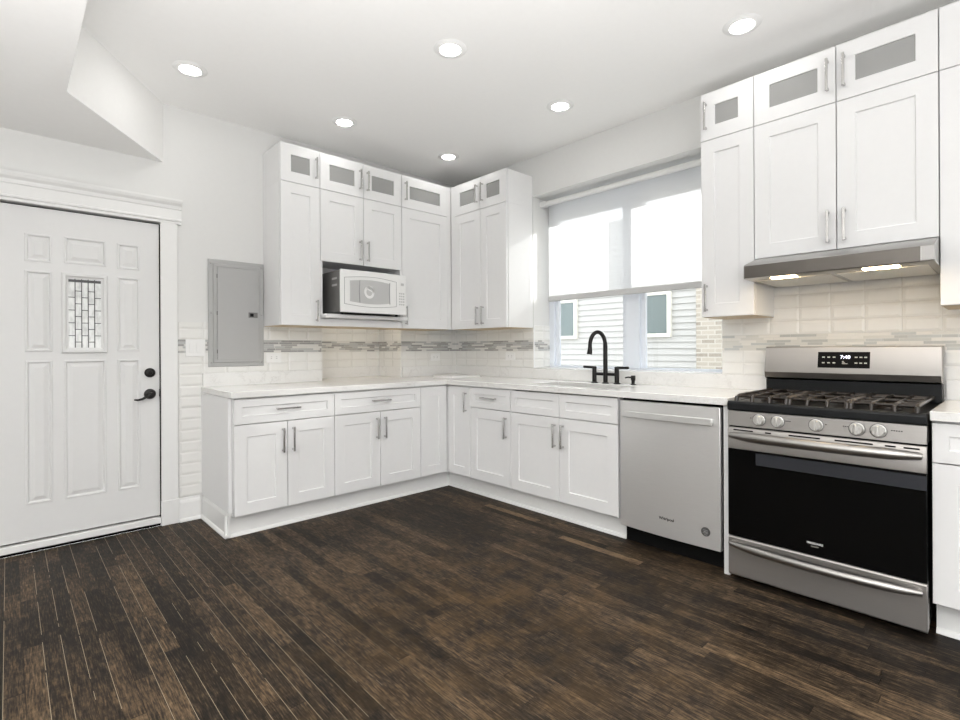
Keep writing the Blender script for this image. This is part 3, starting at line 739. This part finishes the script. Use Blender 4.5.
# ------------------------------------------------------------------ stove
loc, rz = place('B', -2.9125, gap=.008)
rg = thing('stove', 'stainless steel gas stove with black oven door and cast iron grates', 'stove', loc, rz)
RW = .763
MB().box(.003, RW-.003, -.635, -.02, .035, .855).build('body', 'enamel', rg)
for sx in (.05, RW-.05):
    for sy in (-.58, -.08): MB().cyl((sx, sy, 0), (sx, sy, .036), .016).build('foot', 'dark', rg)
ck = MB().prism([(-.02, .856), (-.655, .856), (-.664, .862), (-.664, .892), (-.655, .902), (-.62, .902), (-.60, .896), (-.10, .896), (-.08, .902), (-.02, .902)], 'x', 0, RW)
cko = ck.build('cooktop', 'enamel', rg, .003)
burn = [(.15, -.20), (.15, -.48), (.3815, -.34), (.613, -.20), (.613, -.48)]
for x, y in burn:
    MB().lathe([(0, 0), (.05, 0), (.048, .010), (.036, .014), (.036, .02), (.03, .024), (0, .025)], (x, y, .896), 'z', 24).build('burner', 'iron', cko)
for s in range(3):
    x0 = .028 + s*.2365; x1 = x0 + .234; g = MB(); zt, zb = .928, .903; y0, y1 = -.628, -.075
    r = .0065
    def bar(pts, rad=r): g.tube(pts, rad, 8)
    cnt = 4
    for i in range(cnt):
        x = x0 + (x1-x0)*(i+.0)/(cnt-1); x = min(max(x, x0+.006), x1-.006)
        rad = .0095 if i in (0, cnt-1) else .008
        bar([(x, y0-.006, zb-.004), (x, y0, zb+.018), (x, y0+.016, zt-.004), (x, y0+.03, zt), (x, y1-.03, zt), (x, y1-.012, zt-.006), (x, y1, zb)], rad)
    for y in (y0+.035, -.345, y1-.03): bar([(x0+.006, y, zt-.003), (x1-.006, y, zt-.003)], .0075)
    for y in (-.48, -.20): bar([(x0+.006, y, zt-.003), (x0+.075, y, zt-.003)], .007); bar([(x1-.075, y, zt-.003), (x1-.006, y, zt-.003)], .007)
    g.build('grate', 'iron', rg)
cp = MB().prism([(-.02, .779), (-.662, .779), (-.656, .854), (-.02, .854)], 'x', .002, RW-.002).build('control_panel', 'steel_h', rg, .002)
for x in (.148, .229, .385, .535, .609):
    y = -.6595
    kb = MB().lathe([(0, 0), (.027, 0), (.027, -.004), (.0235, -.006), (.0225, -.022), (.0205, -.025), (0, -.025)], (x, y, .819), 'y', 28)
    ko = kb.build('knob', 'knob', cp)
    MB().lathe([(.0245, 0), (.0305, 0), (.0305, -.003), (.0245, -.0045)], (x, y, .819), 'y', 28).build('knob_shadow_ring', 'grey_dark', ko)  # dark ring standing in for the shadow around the knob
    MB().box(x-.0045, x+.0045, y-.036, y-.02, .798, .840).build('knob_grip', 'knob', ko, .002)
k = MB()
for x, wdt in ((.108, .006), (.262, .03), (.42, .008), (.485, .03), (.65, .04)):
    for j in range(max(1, int(wdt/.008))): k.box(x + j*.008, x + j*.008 + .005, -.6615, -.6595, .823, .827)
k.build('panel_print', 'logo_dark', cp)
MB().box(.004, RW-.004, -.640, -.60, .224, .778).build('door_gap', 'gap_black', rg)
od = MB().prism([(-.636, .664), (-.662, .664), (-.664, .755), (-.655, .772), (-.636, .772)], 'x', .002, RW-.002).build('oven_door', 'steel_h', rg, .002)
for a, b_ in ((.03, .12), (.175, .20), (.275, .40), (.455, .59), (.63, .665), (.69, .74)): MB().box(a, b_, -.6645, -.655, .7565, .7625).build('vent_slot', 'gap_black', od)
MB().box(.002, RW-.002, -.661, -.636, .226, .664).build('door_glass', 'oven_glass', od, .002)
def bow_handle(z, y, bow, r, mat_, parent):
    pts = []; rr = []; n = 22
    for i in range(n+1):
        t_ = i/n; s = math.sin(PI*t_)
        pts.append((.018 + (RW-.036)*t_, y - .008 - bow*(s**.7), z)); rr.append(r*(.62 + .38*min(1, s*2.6)))
    h = MB().tube(pts, rr, 14)
    h.cyl((.03, y+.003, z), (.03, y-.018, z), r*.75, n=12); h.cyl((RW-.03, y+.003, z), (RW-.03, y-.018, z), r*.75, n=12)
    return h.build('handle', mat_, parent)
bow_handle(.733, -.663, .040, .0235, 'steel', od)
MB().box(.132, .7605, -.6622, -.6605, .596, .654).build('lit_oven_strip', 'lit_strip', od)  # paler strip painted on the glass for the lit oven interior
text_mesh('FRIGIDAIRE', .0125, 'lettering', 'logo_light', od, (.378, -.6613, .280), bold=.0003)
text_mesh('GALLERY', .0075, 'lettering', 'icon', od, (.378, -.6613, .266))
dw_ = MB().prism([(-.60, .026), (-.655, .026), (-.661, .034), (-.661, .214), (-.655, .222), (-.60, .222)], 'x', .002, RW-.002).build('drawer', 'steel_h', rg, .002)
bow_handle(.186, -.661, .040, .0205, 'steel', dw_)
bg = MB().prism([(-.005, .902), (-.092, .902), (-.092, .990), (-.005, .990)], 'x', .002, RW-.002).build('rear_panel', 'enamel', rg, .002)
hd = MB().prism([(-.003, .992), (-.082, .992), (-.112, 1.003), (-.116, 1.032), (-.088, 1.172), (-.080, 1.176), (-.003, 1.176)], 'x', 0, RW).build('backguard', 'steel_h', rg, .002)
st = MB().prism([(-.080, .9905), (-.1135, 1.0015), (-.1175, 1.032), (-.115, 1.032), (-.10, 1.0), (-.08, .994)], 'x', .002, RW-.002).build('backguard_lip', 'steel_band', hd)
# display lies on the sloping face
ang = math.atan2(.028, .140)
def on_face(x, z, out): 
    t_ = (z - 1.032)/.140; return (x, -.116 + .028*t_ - out, z)
dp = MB().loops([[on_face(x, z, o_) for x, z in ((.262, 1.061), (.490, 1.061), (.490, 1.146), (.262, 1.146))] for o_ in (-.004, .0015)]).build('display', 'dark', hd, .001)
text_mesh('7:40', .026, 'digits', 'digit', dp, on_face(.385, 1.118, .0022), (PI/2 - ang, 0, 0), .0002)
k = MB()
for x in (.288, .312, .336, .432, .452, .472):
    for z in (1.118, 1.088):
        w_ = .006 + .003*((int(x*1000) + int(z*1000)) % 2)
        a = on_face(x-w_, z-.003, .001); b_ = on_face(x+w_, z+.003, .0022); k.box(a[0], b_[0], a[1], b_[1]-.0005, a[2], b_[2])
for j, w_ in enumerate((.004, .006, .012)):
    a = on_face(.372, 1.096-j*.006, .001); k.box(a[0], a[0]+2*w_, a[1]-.0015, a[1]+.001, a[2]-.0015, a[2]+.0015)
k.build('display_icons', 'icon', dp)

# ------------------------------------------------------------------ range hood
loc, rz = place('B', -2.936, gap=.008)
hd = thing('range_hood', 'slim stainless steel range hood with two warm lamps over the stove', 'range hood', loc, rz)
HW = .750
sh = MB().prism([(0, 1.526), (-.02, 1.526), (-.492, 1.531), (-.500, 1.535), (-.500, 1.598), (-.490, 1.606), (-.335, 1.654), (0, 1.654)], 'x', 0, HW)
ho = sh.build('canopy', 'steel_hood', hd, .002)
MB().box(HW-.042, HW-.003, -.502, -.499, 1.536, 1.597).build('end_cap', 'steel_cap', hd, .001)
MB().box(.004, HW-.045, -.5025, -.499, 1.534, 1.598).build('floor_reflection_band', 'steel_band', hd, .001)  # darkened plate paints the floor's reflection onto the hood front
def under(x0, x1, ya, yb, dz, th):
    """plate hugging the sloping underside"""
    def zz(y): return 1.5258 + (-.02 - y) / .472 * .005
    mb = MB()
    mb.loops([[(x0, ya, zz(ya)-d), (x1, ya, zz(ya)-d), (x1, yb, zz(yb)-d), (x0, yb, zz(yb)-d)] for d in (dz, dz+th)]); return mb
for a, b_ in ((.03, HW/2-.012), (HW/2+.012, HW-.03)): under(a, b_, -.40, -.04, .0, .004).build('filter', 'filter', hd)
for a, b_ in ((.12, .23), (.50, .63)): under(a, b_, -.475, -.425, .0, .005).build('hood_lamp', 'warm_lens', hd)

# ------------------------------------------------------------------ microwave
mw = thing('microwave', 'white countertop microwave with a rounded grey window in the open cabinet bay', 'microwave', (-1.25, -.3, 1.4425)); OFF[mw.name] = (-1.25, -.3, 1.4425)
X0, X1, ZA, ZB, YF = -1.535, -.945, 1.455, 1.774, -.478
MB().box(X0+.004, X1-.004, YF+.004, -.05, ZA, ZB-.004).build('body', 'grey_dark', mw, .004)
for sx in (X0+.05, X1-.05):
    for sy in (YF+.06, -.1): MB().cyl((sx, sy, 1.4428), (sx, sy, 1.456), .012).build('foot', 'dark', mw)
n = 20
pl = [(X0 + (X1-X0)*i/n, YF - .010 - .016*math.sin(PI*i/n)) for i in range(n+1)]
front = MB().prism(pl + [(X1, YF+.004), (X0, YF+.004)], 'z', ZA-.002, ZB).build('front_panel', 'white_plastic', mw, .004)
def fy(x): return YF - .010 - .016*math.sin(PI*(x-X0)/(X1-X0))
def patch(outline, out, th=.002):
    """thin raised piece that follows the bowed front"""
    return MB().loops([[(x, fy(x)-out+th, z) for x, z in outline], [(x, fy(x)-out, z) for x, z in outline]])
zc = (ZA+ZB)/2
def barrel(xa, xb, hA, hM, n=18):
    """outline with bowed top and bottom edges"""
    top = [(xa + (xb-xa)*i/n, zc + hA + (hM-hA)*math.sin(PI*i/n)) for i in range(n+1)]
    return top + [(x, 2*zc - z) for x, z in top[::-1]]
def ring(o1, o2, out):
    a = [(x, fy(x)-out, z) for x, z in o1]; b_ = [(x, fy(x)-out, z) for x, z in o2]
    back = [(x, fy(x)+.002, z) for x, z in o1]; back2 = [(x, fy(x)+.002, z) for x, z in o2]
    return MB().loops([back, a, b_, back2], False, False)
ring(barrel(X0+.03, X1-.10, .10, .118), barrel(X0+.033, X1-.103, .097, .115), .0015).build('door_outline', 'mw_line', front)
win = patch(barrel(X0+.075, X1-.165, .078, .092), .002).build('window', 'mw_grey', front)
for xa in (X0+.155, X1-.168):
    MB().tube([(xa, fy(xa)-.003, zc-.085), (xa-.006, fy(xa)-.004, zc), (xa, fy(xa)-.003, zc+.085)], .003, 8).build('window_bar', 'mw_line', win)
ov = [(X0+.235 + .045*math.cos(2*PI*i/32), zc + .05*math.sin(2*PI*i/32)) for i in range(45)]
ov2 = [(X0+.235 + .026*math.cos(2*PI*i/32), zc + .03*math.sin(2*PI*i/32)) for i in range(45)]
ring(ov, ov2, .0035).build('light_reflection_ring', 'white_plastic', win)  # ring shaped to imitate a light's reflection in the window
patch([(X1-.085, ZA+.05), (X1-.02, ZA+.05), (X1-.02, ZB-.05), (X1-.085, ZB-.05)], .0015).build('control_pad', 'white_plastic', front)
k = MB()
for i in range(3):
    for j in range(5):
        x = X1-.076 + i*.02; z = ZA+.075 + j*.022; k._add([(x, fy(x)-.002, z), (x+.013, fy(x)-.002, z), (x+.013, fy(x)-.002, z+.012), (x, fy(x)-.002, z+.012)], [(0,1,2,3)])
k.box(X1-.078, X1-.028, fy(X1-.05)-.002, fy(X1-.05), ZB-.085, ZB-.065)
k.build('keypad', 'mw_grey', front)
v = MB()
for j in range(2): v.box(X0+.003, X0+.0045, YF+.05, YF+.13, ZB-.07-j*.05, ZB-.055-j*.05)
v.build('side_vent', 'mw_grey', mw)

# ------------------------------------------------------------------ wall fittings
pn = thing('electrical_panel', 'grey metal electrical panel on the back wall left of the upper cabinets', 'electrical panel', (-2.111, 0, 1.053)); OFF[pn.name] = (-2.111, 0, 1.053)
PX0, PX1, PZ0, PZ1 = -2.306, -1.921, 1.053, 1.822
def lp(i, y): return [(PX0+i, y, PZ0+i), (PX1-i, y, PZ0+i), (PX1-i, y, PZ1-i), (PX0+i, y, PZ1-i)]
MB().loops([lp(0, -.0065), lp(0, -.010), lp(.004, -.014), lp(.028, -.014), lp(.034, -.022), lp(.05, -.022), lp(.052, -.018)]).build('frame', 'grey_panel', pn, smooth=False)
pd = MB().box(PX0+.058, PX1-.046, -.0255, -.018, PZ0+.050, PZ1-.054).build('door', 'grey_panel', pn, .0015)
k = MB().box(PX1-.115, PX1-.05, -.0285, -.025, 1.412, 1.452); ko = k.build('latch', 'grey_dark', pd, .001)
MB().box(PX1-.105, PX1-.08, -.031, -.028, 1.42, 1.444).build('latch_slide', 'dark', ko, .001)
for z in (PZ0+.11, (PZ0+PZ1)/2, PZ1-.12): MB().cyl((PX0+.056, -.024, z-.014), (PX0+.056, -.024, z+.014), .0035, n=10).build('hinge', 'grey_dark', pn)
for x in (PX0+.017, PX1-.017):
    for z in (PZ0+.03, (PZ0+PZ1)/2, PZ1-.03): MB().lathe([(0, 0), (.006, 0), (.005, -.003), (0, -.0035)], (x, -.0138, z), 'y', 14).build('screw', 'nickel', pn)

def outlet(label, wall, u, z, wide=True, name='wall_outlet', cat='outlet'):
    loc, rz = place(wall, u, z, .006); o = thing(name, label, cat, loc, rz, None)
    a, c = (.058, .036) if wide else (.036, .058)
    MB().box(-a, a, -.006, -.0002, z-c, z+c).build('plate', 'white_plastic', o, .002)
    for s in (-1, 1):
        cx, cz = (s*.02, 0) if wide else (0, s*.02)
        f = MB().box(cx-.0155, cx+.0155, -.0075, -.006, z+cz-.0145, z+cz+.0145).build('socket', 'white_plastic', o, .001)
        q = MB()
        for dx in (-.006, .006): q.box(cx + (dx if not wide else -.004) - .0012, cx + (dx if not wide else .004) + .0012, -.0079, -.0074, z+cz+(dx if wide else .002)-.0012, z+cz+(dx if wide else .009)+.0012)
        q.build('slot', 'grey_dark', f)
    return o
loc, rz = place('A', -2.387, 1.189, .006)
sw = thing('light_switch', 'white double rocker light switch beside the door casing', 'light switch', loc, rz)
MB().box(-.062, .062, -.006, -.0002, 1.189-.06, 1.189+.06).build('plate', 'white_plastic', sw, .002)
for s in (-1, 1):
    MB().prism([(-.006, 1.156), (-.0075, 1.156), (-.0105, 1.222), (-.006, 1.222)], 'x', s*.023-.0165, s*.023+.0165).build('rocker', 'white_plastic', sw, .0008)
outlet('white double outlet under the tall narrow upper cabinet by the electrical panel', 'A', -1.845, 1.113)
outlet('white double outlet on the back wall close to the inside corner', 'A', -.27, 1.095)
outlet('white double outlet between the inside corner and the window', 'B', -.775, 1.105)

# ------------------------------------------------------------------ ceiling downlights
spots = [(-2.55, -.59, 'recessed ceiling light above the door side of the room, leftmost of the back row'),
         (-1.54, -.57, 'recessed ceiling light in the back row above the microwave, middle of the back row'),
         (-.555, -.57, 'recessed ceiling light in the back row nearest the inside corner of the cabinets'),
         (-1.545, -1.782, 'recessed ceiling light in the middle of the ceiling'),
         (-.568, -1.785, 'recessed ceiling light above the window and sink counter'),
         (-.566, -2.956, 'recessed ceiling light nearest the stove and hood cabinets')]
first = None
for x, y, lab in spots:
    if first is None:
        o = thing('recessed_light', lab, 'ceiling light', (x, y, CH), 0, 'round white recessed ceiling lights')
        OFF[o.name] = (x, y, CH); first = o
        MB().lathe([(.054, -.004), (.060, -.010), (.086, -.005), (.092, -.0003), (.054, -.0003)], (x, y, CH), 'z', 40).build('trim_ring', 'white_plastic', o)
        MB().lathe([(0, -.0045), (.0535, -.0045), (.0535, -.001), (0, -.001)], (x, y, CH), 'z', 40).build('lens', 'lens', o)
    else:
        o = first.copy(); C.objects.link(o); o.location = (x, y, CH); o['label'] = lab
        for ch in list(first.children):
            c_ = ch.copy(); C.objects.link(c_); c_.parent = o
